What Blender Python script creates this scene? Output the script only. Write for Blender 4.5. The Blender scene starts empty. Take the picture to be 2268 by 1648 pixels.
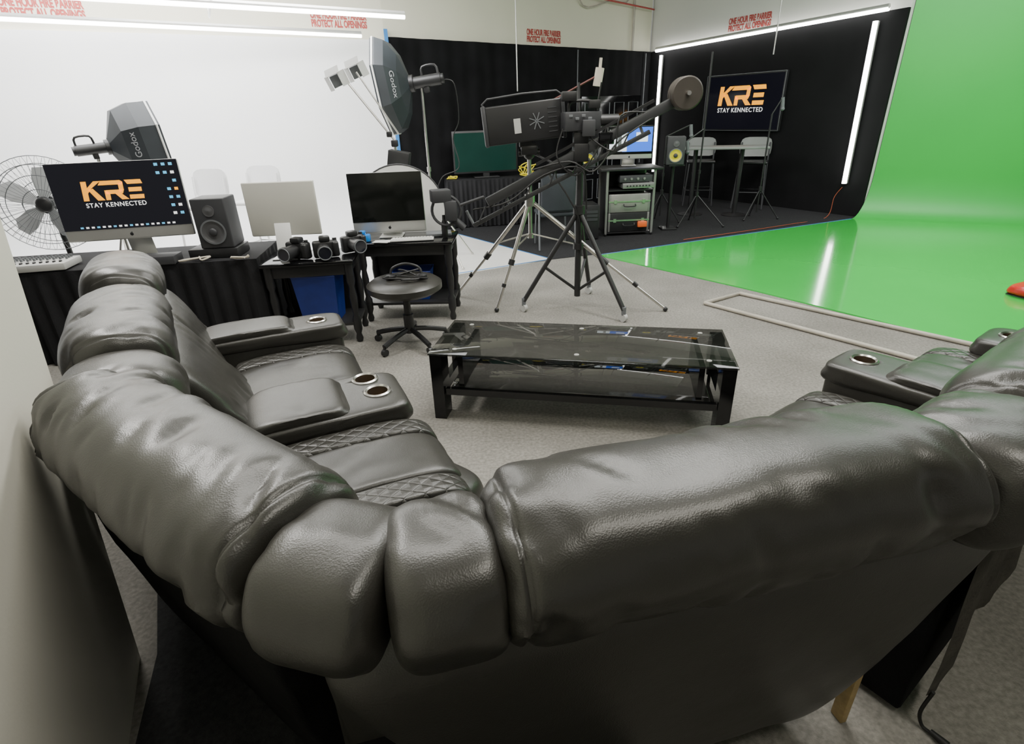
import bpy,bmesh,math,random
from mathutils import Vector,Matrix,noise
random.seed(4)
S=bpy.context.scene
COL=S.collection
rad=math.radians
# ---------------------------------------------------------------- materials
def mat(name,col,rough=.5,metal=0,bump=0,bscale=60,var=0,vscale=4,emit=None,es=0,coat=0,spec=.5,trans=0,alpha=1,col2=None,big=0):
    m=bpy.data.materials.new(name);m.use_nodes=True
    nt=m.node_tree;b=nt.nodes['Principled BSDF'];L=nt.links
    b.inputs['Roughness'].default_value=rough;b.inputs['Metallic'].default_value=metal
    b.inputs['Specular IOR Level'].default_value=spec
    b.inputs['Coat Weight'].default_value=coat;b.inputs['Coat Roughness'].default_value=.08
    b.inputs['Transmission Weight'].default_value=trans;b.inputs['Alpha'].default_value=alpha
    tc=nt.nodes.new('ShaderNodeTexCoord')
    n=nt.nodes.new('ShaderNodeTexNoise');n.inputs['Scale'].default_value=vscale;n.inputs['Detail'].default_value=4
    L.new(tc.outputs['Object'],n.inputs['Vector'])
    r=nt.nodes.new('ShaderNodeValToRGB')
    c2=col2 if col2 else tuple(max(0,c*(1-var)) for c in col)
    r.color_ramp.elements[0].color=(*c2,1);r.color_ramp.elements[1].color=(*col,1)
    r.color_ramp.elements[0].position=.3;r.color_ramp.elements[1].position=.7
    L.new(n.outputs['Fac'],r.inputs['Fac'])
    if big:
        n3=nt.nodes.new('ShaderNodeTexNoise');n3.inputs['Scale'].default_value=1.6;n3.inputs['Detail'].default_value=6
        L.new(tc.outputs['Object'],n3.inputs['Vector'])
        r3=nt.nodes.new('ShaderNodeMapRange');r3.inputs['From Min'].default_value=.3;r3.inputs['From Max'].default_value=.7
        r3.inputs['To Min'].default_value=1-big;r3.inputs['To Max'].default_value=1+big
        L.new(n3.outputs['Fac'],r3.inputs['Value'])
        vm=nt.nodes.new('ShaderNodeVectorMath');vm.operation='SCALE'
        L.new(r.outputs['Color'],vm.inputs[0]);L.new(r3.outputs['Result'],vm.inputs['Scale']);L.new(vm.outputs['Vector'],b.inputs['Base Color'])
    else: L.new(r.outputs['Color'],b.inputs['Base Color'])
    if bump:
        n2=nt.nodes.new('ShaderNodeTexNoise');n2.inputs['Scale'].default_value=bscale;n2.inputs['Detail'].default_value=3
        L.new(tc.outputs['Object'],n2.inputs['Vector'])
        bp=nt.nodes.new('ShaderNodeBump');bp.inputs['Strength'].default_value=bump;bp.inputs['Distance'].default_value=.01
        L.new(n2.outputs['Fac'],bp.inputs['Height']);L.new(bp.outputs['Normal'],b.inputs['Normal'])
    if emit:
        b.inputs['Emission Color'].default_value=(*emit,1);b.inputs['Emission Strength'].default_value=es
    return m
def leather(name,quilt=False):
    m=bpy.data.materials.new(name);m.use_nodes=True
    nt=m.node_tree;b=nt.nodes['Principled BSDF'];L=nt.links;N=nt.nodes.new
    b.inputs['Roughness'].default_value=.36;b.inputs['Specular IOR Level'].default_value=.72
    tc=N('ShaderNodeTexCoord')
    n=N('ShaderNodeTexNoise');n.inputs['Scale'].default_value=4
    L.new(tc.outputs['Object'],n.inputs['Vector'])
    r=N('ShaderNodeValToRGB');r.color_ramp.elements[0].color=(.020,.0188,.016,1);r.color_ramp.elements[1].color=(.036,.034,.029,1)
    L.new(n.outputs['Fac'],r.inputs['Fac']);L.new(r.outputs['Color'],b.inputs['Base Color'])
    v=N('ShaderNodeTexVoronoi');v.inputs['Scale'].default_value=300
    L.new(tc.outputs['Object'],v.inputs['Vector'])
    n2=N('ShaderNodeTexNoise');n2.inputs['Scale'].default_value=8;n2.inputs['Detail'].default_value=3
    L.new(tc.outputs['Object'],n2.inputs['Vector'])
    bp=N('ShaderNodeBump');bp.inputs['Strength'].default_value=.12;bp.inputs['Distance'].default_value=.0025
    L.new(v.outputs['Distance'],bp.inputs['Height'])
    bp2=N('ShaderNodeBump');bp2.inputs['Strength'].default_value=.16;bp2.inputs['Distance'].default_value=.012
    L.new(n2.outputs['Fac'],bp2.inputs['Height']);L.new(bp.outputs['Normal'],bp2.inputs['Normal'])
    last=bp2
    if quilt:
        sx=N('ShaderNodeSeparateXYZ');L.new(tc.outputs['Object'],sx.inputs[0])
        outs=[]
        for sgn in (1,-1):
            a=N('ShaderNodeMath');a.operation='MULTIPLY';a.inputs[1].default_value=sgn*20;L.new(sx.outputs['X'],a.inputs[0])
            c=N('ShaderNodeMath');c.operation='MULTIPLY';c.inputs[1].default_value=14;L.new(sx.outputs['Y'],c.inputs[0])
            d=N('ShaderNodeMath');d.operation='ADD';L.new(a.outputs[0],d.inputs[0]);L.new(c.outputs[0],d.inputs[1])
            e=N('ShaderNodeMath');e.operation='PINGPONG';e.inputs[1].default_value=.5;L.new(d.outputs[0],e.inputs[0])
            outs.append(e)
        mn=N('ShaderNodeMath');mn.operation='MINIMUM';L.new(outs[0].outputs[0],mn.inputs[0]);L.new(outs[1].outputs[0],mn.inputs[1])
        pw=N('ShaderNodeMath');pw.operation='POWER';pw.inputs[1].default_value=.4;L.new(mn.outputs[0],pw.inputs[0])
        bp3=N('ShaderNodeBump');bp3.inputs['Strength'].default_value=.65;bp3.inputs['Distance'].default_value=.009
        L.new(pw.outputs[0],bp3.inputs['Height']);L.new(bp2.outputs['Normal'],bp3.inputs['Normal']);last=bp3
    L.new(last.outputs['Normal'],b.inputs['Normal'])
    return m
M_lea=leather('leather');M_quilt=leather('quilted_leather',True)
M_blk=mat('black_plastic',(.02,.02,.021),.4,var=.3)
M_gloss=mat('black_gloss',(.008,.008,.009),.10,var=.3)
M_screenoff=mat('screen_off',(.006,.007,.006),.08,var=.2)
M_screenblk=mat('screen_black',(.004,.004,.006),.15,emit=(.01,.01,.018),es=.4)
M_fab=mat('black_fabric',(.010,.010,.011),.9,var=.5,bump=.3,bscale=200,vscale=3,spec=.15)
M_flap=mat('grey_dust_fabric',(.085,.078,.066),.9,var=.4,bump=.4,bscale=90,vscale=12,spec=.15)
M_curt=mat('black_wall_paint',(.012,.012,.013),.85,var=.4,vscale=1.5,spec=.15)
M_cloth=mat('black_cloth',(.016,.016,.018),.8,var=.4,bump=.3,bscale=150,spec=.3)
M_metal=mat('brushed_metal',(.72,.70,.66),.28,1,var=.15,vscale=20)
M_alu=mat('aluminium',(.62,.62,.59),.35,.6,var=.1)
M_post=mat('rack_metal',(.32,.32,.31),.4,.6,var=.2)
M_arm=mat('crane_grey_metal',(.055,.056,.058),.38,.3,var=.2)
M_shell=mat('computer_back_shell',(.60,.59,.53),.45,.1,var=.04)
M_white=mat('white_plastic',(.80,.80,.78),.35,var=.05)
M_dull=mat('dull_white_plastic',(.50,.50,.48),.45,var=.05)
M_wchair=mat('white_chair_plastic',(.66,.66,.66),.4,var=.04)
M_blue=mat('blue_plastic',(.012,.035,.24),.4,var=.3,vscale=6)
M_orange=mat('logo_gold',(.95,.42,.01),.5,emit=(1,.34,.0),es=1.25)
M_txtw=mat('screen_white',(.9,.9,.9),.5,emit=(1,1,1),es=.9)
M_txtg=mat('printed_grey',(.40,.41,.43),.6,var=.05)
M_red=mat('red_paint',(.50,.08,.07),.7,var=.3,vscale=30)
M_redp=mat('red_plastic',(.65,.02,.015),.35,var=.2)
M_tube=mat('led_tube',(1,1,1),.5,emit=(1,.99,.95),es=14)
M_yel=mat('yellow_rubber',(.75,.62,.02),.4,var=.2)
M_wood=mat('raw_wood',(.50,.36,.16),.7,var=.4,vscale=25,bump=.2)
M_cable=mat('cable_rubber',(.012,.012,.012),.5,var=.3)
M_cabw=mat('pale_cable',(.6,.55,.45),.5,var=.2)
M_cabr=mat('orange_cable',(.5,.10,.04),.5,var=.2)
M_tape=mat('blue_tape',(.04,.20,.50),.6,var=.2)
M_pvc=mat('pvc_pipe',(.50,.46,.39),.4,var=.25,vscale=8)
M_icon=mat('desktop_icon',(.1,.5,.8),.5,emit=(.1,.5,.85),es=.8)
M_speaker=mat('speaker_cone',(.11,.11,.115),.4,var=.3)
M_grey=mat('grey_plastic',(.16,.17,.18),.5,var=.2)
M_dgrey=mat('dark_grey_plastic',(.045,.046,.05),.5,var=.2)
M_fang=mat('fan_blade_plastic',(.42,.43,.44),.5,var=.1)
M_glass=mat('smoked_glass',(.012,.013,.011),.03,var=.2,alpha=.62,spec=.6)
M_lens=mat('lens_glass',(.012,.013,.02),.03,coat=1,var=.2)
M_grey2=mat('softbox_fabric',(.028,.034,.040),.5,var=.3)
M_conein=mat('cup_inside',(.42,.34,.26),.22,.9,var=.3)
# ---------------------------------------------------------------- geometry builder
class B:
    def __init__(s): s.bm=bmesh.new()
    def _merge(s,t,M=None):
        if M is not None: bmesh.ops.transform(t,matrix=M,verts=t.verts)
        me=bpy.data.meshes.new('t');t.to_mesh(me);t.free();s.bm.from_mesh(me);bpy.data.meshes.remove(me);return s
    def box(s,c,d,rz=0,bev=0,seg=2,M=None,rx=0,ry=0):
        t=bmesh.new();bmesh.ops.create_cube(t,size=1)
        bmesh.ops.scale(t,vec=d,verts=t.verts)
        if bev: bmesh.ops.bevel(t,geom=list(t.edges),offset=min(bev,min(d)*.49),segments=seg,affect='EDGES',profile=.5)
        R=Matrix.Translation(c)@Matrix.Rotation(rz,4,'Z')@Matrix.Rotation(ry,4,'Y')@Matrix.Rotation(rx,4,'X')
        return s._merge(t,(M@R) if M else R)
    def cyl(s,a,b,r,r2=None,n=16,caps=True):
        a=Vector(a);b=Vector(b);d=b-a
        t=bmesh.new();bmesh.ops.create_cone(t,cap_ends=caps,segments=n,radius1=r,radius2=r if r2 is None else r2,depth=d.length)
        return s._merge(t,Matrix.Translation((a+b)/2)@d.to_track_quat('Z','Y').to_matrix().to_4x4())
    def sph(s,c,r,sc=(1,1,1),n=16):
        t=bmesh.new();bmesh.ops.create_uvsphere(t,u_segments=n,v_segments=max(6,n*2//3),radius=r)
        return s._merge(t,Matrix.Translation(c)@Matrix.Diagonal((*sc,1)))
    def tube(s,pts,r,n=8,smooth=4,closed=False):
        P=[Vector(p) for p in pts]
        if smooth and len(P)>2: P=cat(P,smooth,closed)
        if closed: P.append(P[0].copy())
        t=s.bm;rings=[];up=Vector((0,0,1));prev=None
        for i,p in enumerate(P):
            d=(P[min(i+1,len(P)-1)]-P[max(i-1,0)])
            if d.length<1e-9:d=Vector((0,0,1))
            d.normalize()
            if prev is None:
                prev=up.cross(d)
                if prev.length<.1: prev=Vector((1,0,0)).cross(d)
            x=(prev-d*prev.dot(d))
            if x.length<1e-6:x=d.orthogonal()
            x.normalize();prev=x;y=d.cross(x)
            rings.append([t.verts.new(p+(x*math.cos(2*math.pi*k/n)+y*math.sin(2*math.pi*k/n))*r) for k in range(n)])
        for i in range(len(rings)-1):
            for k in range(n):
                t.faces.new((rings[i][k],rings[i][(k+1)%n],rings[i+1][(k+1)%n],rings[i+1][k]))
        t.faces.new(rings[0][::-1]);t.faces.new(rings[-1]);return s
    def torus(s,c,R,r,axis='Z',n=32,m=8):
        pts=[]
        for k in range(n):
            a=2*math.pi*k/n;q=Vector((math.cos(a)*R,math.sin(a)*R,0))
            if axis=='Y': q=Vector((q.x,0,q.y))
            if axis=='X': q=Vector((0,q.x,q.y))
            pts.append(q+Vector(c))
        return s.tube(pts,r,m,0,True)
    def prism(s,poly,z0,z1):
        lo=[s.bm.verts.new((p[0],p[1],z0)) for p in poly];hi=[s.bm.verts.new((p[0],p[1],z1)) for p in poly];n=len(poly)
        s.bm.faces.new(hi);s.bm.faces.new(lo[::-1])
        for i in range(n): s.bm.faces.new((lo[i],lo[(i+1)%n],hi[(i+1)%n],hi[i]))
        return s
    def lathe(s,prof,c=(0,0,0),n=24,cap=True):
        c=Vector(c);R=[]
        for r,z in prof: R.append([s.bm.verts.new(c+Vector((math.cos(2*math.pi*k/n)*r,math.sin(2*math.pi*k/n)*r,z))) for k in range(n)])
        for i in range(len(R)-1):
            for k in range(n): s.bm.faces.new((R[i][k],R[i][(k+1)%n],R[i+1][(k+1)%n],R[i+1][k]))
        if cap: s.bm.faces.new(R[0][::-1]);s.bm.faces.new(R[-1])
        return s
    def xf(s,M): bmesh.ops.transform(s.bm,matrix=M,verts=s.bm.verts);return s
    def obj(s,name,m,parent=None,M=None,smooth=True,label=None,recalc=True,**k):
        if recalc: bmesh.ops.recalc_face_normals(s.bm,faces=s.bm.faces)
        me=bpy.data.meshes.new(name);s.bm.to_mesh(me);s.bm.free()
        me.materials.append(m)
        if smooth:
            me.shade_smooth()
            try: me.set_sharp_from_angle(angle=rad(38))
            except Exception: pass
        o=bpy.data.objects.new(name,me);COL.objects.link(o)
        if parent: o.parent=parent
        if M is not None: o.matrix_local=M
        if label:o['label']=label
        for a,b in k.items():o[a]=b
        return o
def cat(P,n,closed=False):
    out=[];N=len(P)
    for i in range(N if closed else N-1):
        p0=P[(i-1)%N] if closed or i>0 else P[0];p1=P[i];p2=P[(i+1)%N];p3=P[(i+2)%N] if closed or i+2<N else P[-1]
        for k in range(n):
            t=k/n
            out.append(.5*((2*p1)+(p2-p0)*t+(2*p0-5*p1+4*p2-p3)*t*t+(3*p1-p0-3*p2+p3)*t**3))
    if not closed: out.append(P[-1].copy())
    return out
def T(name,label,cat_,loc,rz=0,group=None):
    o=bpy.data.objects.new(name,None);COL.objects.link(o);o.location=loc;o.rotation_euler=(0,0,rz)
    o['label']=label;o['category']=cat_;o.empty_display_size=.1
    if group:o['group']=group
    return o
def top(o,label,cat_,group=None):
    o['label']=label;o['category']=cat_
    if group:o['group']=group
    return o
def struct(o): o['kind']='structure';return o
def copy_thing(e,loc,rz,label=None):
    n=e.copy();COL.objects.link(n);n.location=loc;n.rotation_euler=(0,0,rz)
    if label:n['label']=label
    def rec(a,b):
        for c in list(a.children):
            d=c.copy();COL.objects.link(d);d.parent=b;rec(c,d)
    rec(e,n);return n
def cut(o,cutter):
    md=o.modifiers.new('b','BOOLEAN');md.operation='DIFFERENCE';md.object=cutter;md.solver='EXACT'
    bpy.context.view_layer.update()
    dg=bpy.context.evaluated_depsgraph_get();me=bpy.data.meshes.new_from_object(o.evaluated_get(dg))
    o.modifiers.clear();old=o.data;o.data=me;me.name=old.name
def text(body,size,m,parent,M,name='lettering',bold=0,ext=.001,align='CENTER',sx=1,space=1):
    cu=bpy.data.curves.new('txt','FONT');cu.body=body;cu.size=size;cu.offset=bold;cu.extrude=ext;cu.align_x=align;cu.align_y='CENTER';cu.space_character=space;cu.space_line=.85
    o=bpy.data.objects.new('txt',cu);COL.objects.link(o);bpy.context.view_layer.update()
    dg=bpy.context.evaluated_depsgraph_get();me=bpy.data.meshes.new_from_object(o.evaluated_get(dg));bpy.data.objects.remove(o)
    for v in me.vertices: v.co.x*=sx
    me.materials.clear();me.materials.append(m);me.name=name
    n=bpy.data.objects.new(name,me);COL.objects.link(n)
    if parent:n.parent=parent
    n.matrix_local=M;return n
FACE=Matrix.Rotation(rad(90),4,'X')   # text plane -> vertical, facing -Y
def logo(parent,M,w):
    b=B();k=w;h=.34
    polys=[[(.0,0),(.09,0),(.12,h),(.03,h)],
     [(.10,.13),(.17,.21),(.36,h),(.245,h),(.11,.225)],
     [(.12,.19),(.20,.215),(.355,0),(.235,0)],
     [(.30,.265),(.36,h),(.68,h),(.72,.31),(.71,.265)],
     [(.63,.13),(.71,.17),(.72,.31),(.64,.28)],
     [(.40,.105),(.68,.105),(.715,.175),(.405,.175)],
     [(.375,0),(.455,0),(.465,.12),(.385,.175)],
     [(.55,.11),(.65,.11),(.76,0),(.64,0)],
     [(.78,0),(1.02,0),(1.03,.075),(.785,.075)],[(.79,.13),(1.01,.13),(1.015,.205),(.795,.205)],[(.795,.265),(1.05,.265),(1.03,h),(.755,h)]]
    for p in polys: b.prism([((x-.52)*k,(y-.17)*k*1.0) for x,y in p],0,.002)
    b.obj('logo',M_orange,parent,M@Matrix.Translation((0,k*.10,0)),smooth=False)
    text('STAY KENNECTED',k*.112,M_txtw,parent,M@Matrix.Translation((0,-k*.155,0)),'lettering',bold=k*.001,space=1.12)
# ---------------------------------------------------------------- camera
f=1199.0;H=1.65;p=rad(25.6);a=rad(2.0)
R=Vector((1,0,0));U=Vector((0,math.sin(p),math.cos(p)));F=Vector((0,math.cos(p),-math.sin(p)))
r_=math.cos(a)*R-math.sin(a)*U;u_=math.sin(a)*R+math.cos(a)*U
cd=bpy.data.cameras.new('camera');cd.sensor_width=36;cd.lens=f/2268*36;cd.clip_start=.02
co=bpy.data.objects.new('camera',cd);COL.objects.link(co)
mw=Matrix.Identity(4)
for i in range(3): mw[i][0]=r_[i];mw[i][1]=u_[i];mw[i][2]=-F[i]
mw[2][3]=H;co.matrix_world=mw;S.camera=co
# ---------------------------------------------------------------- room shell
A=Vector((3.59,11.78));DT=Vector((.528,-.849));NT=Vector((-.849,-.528))
def TV(s,o,z): v=A+DT*s+NT*o;return Vector((v.x,v.y,z))
Cn=Vector((3.0,12.6));E=Vector((-1.63,8.92));DB=(E-Cn).normalized();NB=Vector((-DB.y,DB.x))
if NB.y>0:NB=-NB
def BK(s,o,z): v=Cn+DB*s+NB*o;return Vector((v.x,v.y,z))
DW=Vector((-.877,-.481)).normalized();NW=Vector((.481,-.877)).normalized()
def WH(s,o,z): v=E+DW*s+NW*o;return Vector((v.x,v.y,z))
M_carpet=mat('grey_carpet',(.285,.272,.247),.95,bump=.35,bscale=260,vscale=60,col2=(.175,.167,.15),spec=.1,big=.17)
M_bcarpet=mat('black_carpet',(.035,.035,.037),.95,bump=.4,bscale=200,var=.4,vscale=60,spec=.1)
M_floorshade=mat('painted_floor_shadow',(.048,.049,.050),.95,bump=.4,bscale=200,var=.35,vscale=60,spec=.1)  # dark carpet tone that paints the shade behind the sofa
M_wfloor=mat('white_painted_floor',(.76,.75,.72),.35,var=.06)
M_cyc=mat('white_cyclorama_paint',(.88,.88,.88),.6,var=.03,vscale=1)
M_cream=mat('cream_wall_paint',(.74,.71,.58),.7,var=.06,vscale=1)
M_upw=mat('white_wall_paint',(.74,.74,.69),.7,var=.05,vscale=1)
M_ceil=mat('ceiling_paint',(.30,.30,.29),.9,var=.05,vscale=1)
M_green=mat('green_screen_paint',(.040,.55,.075),.14,var=.10,vscale=.8,coat=.5,bump=.05,bscale=3)
M_greenw=mat('green_screen_wall_paint',(.032,.47,.065),.45,var=.08,vscale=.8)
M_near=mat('beige_wall_paint',(.72,.70,.61),.55,var=.05,vscale=1.5,bump=.05,bscale=80)
struct(B().box((0,3,-.05),(30,26,.1)).obj('floor',M_carpet))
GF=Vector((5.30,8.45));DG=Vector((.897,-.44));CV=Vector((.31,.19))
struct(B().prism([(-1.19,8.96),(.53,6.61),(1.15,6.80),(GF.x,GF.y-.04),(5.7,8.75),(3.1,12.8),(-1.8,9.0)],0,.006).obj('floor',M_bcarpet,smooth=False))
wl=WH(8.5,0,0)
struct(B().prism([(.53,6.61),(-1.19,8.96),(-1.6,8.95),(wl.x,wl.y),(-7.2,2.7)],0,.008).obj('floor',M_wfloor,smooth=False))
g2=GF+DG*5.5
struct(B().prism([(1.14,6.70),(GF.x,GF.y),(g2.x,g2.y),(9.5,-1),(5.9,-.3),(3.42,3.58),(2.39,5.08)],0,.012).obj('floor',M_green,smooth=False))
top(B().prism([(-1.53,1.76),(-1.255,1.28),(-.9,.3),(.4,-.2),(.3,1.3),(-.9,2.2)],0,.008).obj('floor_shadow_patch',M_floorshade,smooth=False),'dark patch painted as the floor shadow around the sofa corner','painted shadow')  # thin dark sheet standing in for the shadow of sofa and near wall
def wall(name,p0,p1,z0,z1,nrm,th,m):
    b=B();n=Vector((nrm.x,nrm.y,0))*-th
    return struct(b.prism([(p0.x,p0.y),(p1.x,p1.y),(p1.x+n.x,p1.y+n.y),(p0.x+n.x,p0.y+n.y)],z0,z1).obj(name,m,smooth=False))
wall('wall_back',BK(0,0,0),BK(5.915,0,0),0,4.3,NB,.15,M_cream)
wall('wall_left',WH(0,0,0),WH(10,0,0),0,4.3,NW,.15,M_cream)
wall('wall_right',TV(-1.05,0,0),TV(3.72,0,0),0,4.3,NT,.15,M_upw)
def sweep(name,prof,p0,p1,nrm,m,sh=None):
    b=B();rows=[]
    for q in (p0,p1):
        rows.append([b.bm.verts.new((q.x+nrm.x*o,q.y+nrm.y*o,z)) for o,z in prof])
    for i in range(len(prof)-1): b.bm.faces.new((rows[0][i],rows[0][i+1],rows[1][i+1],rows[1][i]))
    return struct(b.obj(name,m))
rc=.7
prof=[(rc,.009)]+[(rc-rc*math.sin(t*math.pi/2/10),.009+rc-rc*math.cos(t*math.pi/2/10)) for t in range(1,11)]
prof=[(o+.05,z) for o,z in prof]+[(.05,2.62),(0,2.62)]
sweep('wall_cyclorama_white',prof,WH(0,0,0),WH(10,0,0),NW,M_cyc)
b=B();b.box((0,0,0),(.05,.02,2.6));struct(b.obj('trim_1',M_tape,M=Matrix.Translation(WH(.0,.08,1.45))@Matrix.Rotation(rad(28),4,'Z')))
def strip(name,p0,p1,w,z,m):
    p0=Vector(p0);p1=Vector(p1);d=(p1-p0).normalized();n=Vector((-d.y,d.x))*w/2
    return struct(B().prism([tuple(p0+n),tuple(p0-n),tuple(p1-n),tuple(p1+n)],z,z+.002).obj(name,m,smooth=False))
strip('trim_2',(-4.2,4.4),(.53,6.61),.022,.008,M_tape)
strip('trim_3',(.53,6.61),(-1.19,8.96),.02,.008,M_tape)
strip('trim_4',(1.14,6.72),(GF.x,GF.y),.022,.012,M_tape)
def vstrip(name,pt,z0,z1):
    return struct(B().cyl((0,0,z0),(0,0,z1),.010,n=6).obj(name,M_grey,M=Matrix.Translation((pt.x,pt.y,0))))
vstrip('trim_6',BK(2.17,.12,0),1.3,2.62);vstrip('trim_7',BK(.26,.12,0),.6,2.62)
def curtain(name,fn,s0,s1,z1,off,m,amp=.012,n=160):
    b=B();r0=[];r1=[];r2=[]
    for i in range(n+1):
        s=s0+(s1-s0)*i/n;o=off+amp*(math.sin(s*9)+.6*math.sin(s*23+1))
        r0.append(b.bm.verts.new(fn(s,o,.007)));r1.append(b.bm.verts.new(fn(s,o,z1)));r2.append(b.bm.verts.new(fn(s,0.005,z1)))
    for i in range(n):
        b.bm.faces.new((r0[i],r0[i+1],r1[i+1],r1[i]));b.bm.faces.new((r1[i],r1[i+1],r2[i+1],r2[i]))
    return b.obj(name,m)
top(curtain('curtain',BK,.05,5.9,2.66,.06,M_fab),'floor length black fabric drape on the back wall','curtain')
b=B();q0=TV(-1.0,.06,0);q1=TV(3.72,.06,0);nn3=Vector((NT.x,NT.y,0))*-.05
vv=[q0,q1,q1+nn3,q0+nn3];lo=[b.bm.verts.new((v.x,v.y,.007)) for v in vv];hi=[b.bm.verts.new((v.x,v.y,z)) for v,z in zip(vv,(2.66,2.76,2.76,2.66))]
b.bm.faces.new(lo);b.bm.faces.new(hi)
for i in range(4): b.bm.faces.new((lo[i],lo[(i+1)%4],hi[(i+1)%4],hi[i]))
struct(b.obj('wall_black_panel',M_curt,smooth=False))
b=B();rows=[]
prof=[(0,.012)]+[(math.sin(t*math.pi/20),.012+.62*(1-math.cos(t*math.pi/20))) for t in range(1,11)]+[(1,4.3)]
for q in (GF,GF+DG*5.5):
    rows.append([b.bm.verts.new((q.x+CV.x*o,q.y+CV.y*o,z)) for o,z in prof])
for i in range(len(prof)-1): b.bm.faces.new((rows[0][i],rows[0][i+1],rows[1][i+1],rows[1][i]))
struct(b.obj('wall_green',M_greenw))
struct(B().box((0,4,4.35),(30,24,.1)).obj('ceiling',M_ceil))
b=B();w0=Vector((-1.312,1.275));dw=Vector((-.436,.9)).normalized();nn=Vector((-.9,-.436))*.14
far=w0;nearp=w0-dw*3.2
v=[]
for q,zt,lean in ((nearp,3.2,0),(far,3.2,1.0)):
    for off in (Vector((0,0)),nn):
        v.append((b.bm.verts.new((q.x+off.x,q.y+off.y,0)),b.bm.verts.new((q.x+off.x+dw.x*lean,q.y+off.y+dw.y*lean,zt))))
(a0,a1),(b0,b1),(c0,c1),(d0,d1)=v
for fc in ((a0,c0,c1,a1),(b0,b1,d1,d0),(c0,d0,d1,c1),(a0,a1,b1,b0),(a1,c1,d1,b1),(a0,b0,d0,c0)): b.bm.faces.new(fc)
struct(b.obj('wall_near',M_near,smooth=False))
def sign(M,sz,nm):
    o=text('ONE HOUR FIRE BARRIER\nPROTECT ALL OPENINGS',sz,M_red,None,M,'stencil_sign',bold=sz*.045,sx=.58)
    top(o,'red stencilled fire barrier warning on the upper wall','sign','fire barrier stencils');return o
angB=math.atan2(-DB.y,-DB.x);angW=math.atan2(-DW.y,-DW.x);angT=math.atan2(DT.y,DT.x)
sign(Matrix.Translation(BK(2.88,.004,2.80))@Matrix.Rotation(angB,4,'Z')@FACE,.118,'')
sign(Matrix.Translation(WH(.60,.004,2.84))@Matrix.Rotation(angW,4,'Z')@FACE,.112,'')
sign(Matrix.Translation(WH(3.80,.004,2.83))@Matrix.Rotation(angW,4,'Z')@FACE,.112,'')
sign(Matrix.Translation(TV(1.2,.004,2.90))@Matrix.Rotation(angT,4,'Z')@FACE,.125,'')
top(B().tube([BK(.6,.05,4.3),BK(.6,.05,2.66)],.022,8,0).obj('wall_conduit',M_pvc),'pale electrical conduit running down the upper wall','pipe','wall conduits')
top(B().tube([BK(.75,.05,4.3),BK(.75,.05,3.5),BK(1.3,.05,3.42),BK(2.0,.05,3.3),BK(2.3,.05,3.9)],.014,8,4).obj('wall_conduit',M_pvc),'pale electrical conduit running down the upper wall','pipe','wall conduits')
top(B().tube([BK(0.1,.12,3.36),BK(3.5,.12,3.5)],.014,8,0).obj('sprinkler_pipe',M_red),'red sprinkler pipe along the upper wall','pipe')
def rod(p,z0,z1,lab):
    return top(B().cyl((0,0,0),(0,0,z1-z0),.010).obj('hanging_rod',M_alu,M=Matrix.Translation((p[0],p[1],z0))),lab,'rod','hanging rods')
q=BK(4.0,.6,0);rod(q,1.95,4.3,'white rod hanging from the ceiling before the drape')
q=TV(2.02,.4,0);rod(q,2.35,4.3,'white rod hanging from the ceiling by the television')
# ---------------------------------------------------------------- tube lights
def tubelight(p0,p1,r,lab,grp,parent=None):
    p0=Vector(p0);p1=Vector(p1);e=T('tube_light',lab,'light',p0,0,grp)
    d=p1-p0;off=Vector((0,0,.03)) if abs(d.z)<.5 else Vector((-NT.x*.03,-NT.y*.03,0))
    B().cyl((0,0,0),d,r,n=12).obj('tube',M_tube,e)
    B().tube([off,d+off],r*1.1,6,0).obj('housing',M_alu,e)
    return e
l1=tubelight((-4.9,4.37,2.6),(-1.01,6.83,2.6),.022,'long white fluorescent tube hanging over the white set','overhead tubes')
l2=tubelight((-6.2,5.06,2.6),(-1.79,8.19,2.6),.022,'long white fluorescent tube hanging over the white set','overhead tubes')
e=T('light_truss','thin metal frame linking and hanging the overhead tubes','frame',(-3.1,6.9,2.67))
B().tube([(0,0,0),(.55,-1.1,0)],.014,6,0).obj('cross_bar',M_alu,e)
B().tube([(0,0,0),(.1,0,1.65)],.008,6,0).obj('hanger_rod',M_alu,e)
B().tube([(.55,-1.1,0),(.7,-1.1,1.65)],.008,6,0).obj('hanger_rod',M_alu,e)
B().tube([(.30,-.6,0),(.95,-.5,1.65)],.008,6,0).obj('hanger_rod',M_alu,e)
tubelight(TV(-.76,.14,2.66),TV(3.50,.14,2.77),.03,'glowing white LED tube across the top of the black set','set edge tubes')
tubelight(TV(-.6,.14,.42),TV(-.62,.14,2.57),.028,'glowing vertical LED tube on the black set wall','set edge tubes')
tubelight(TV(3.42,.14,.49),TV(3.36,.14,2.64),.034,'glowing vertical LED tube on the black set wall','set edge tubes')
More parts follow.
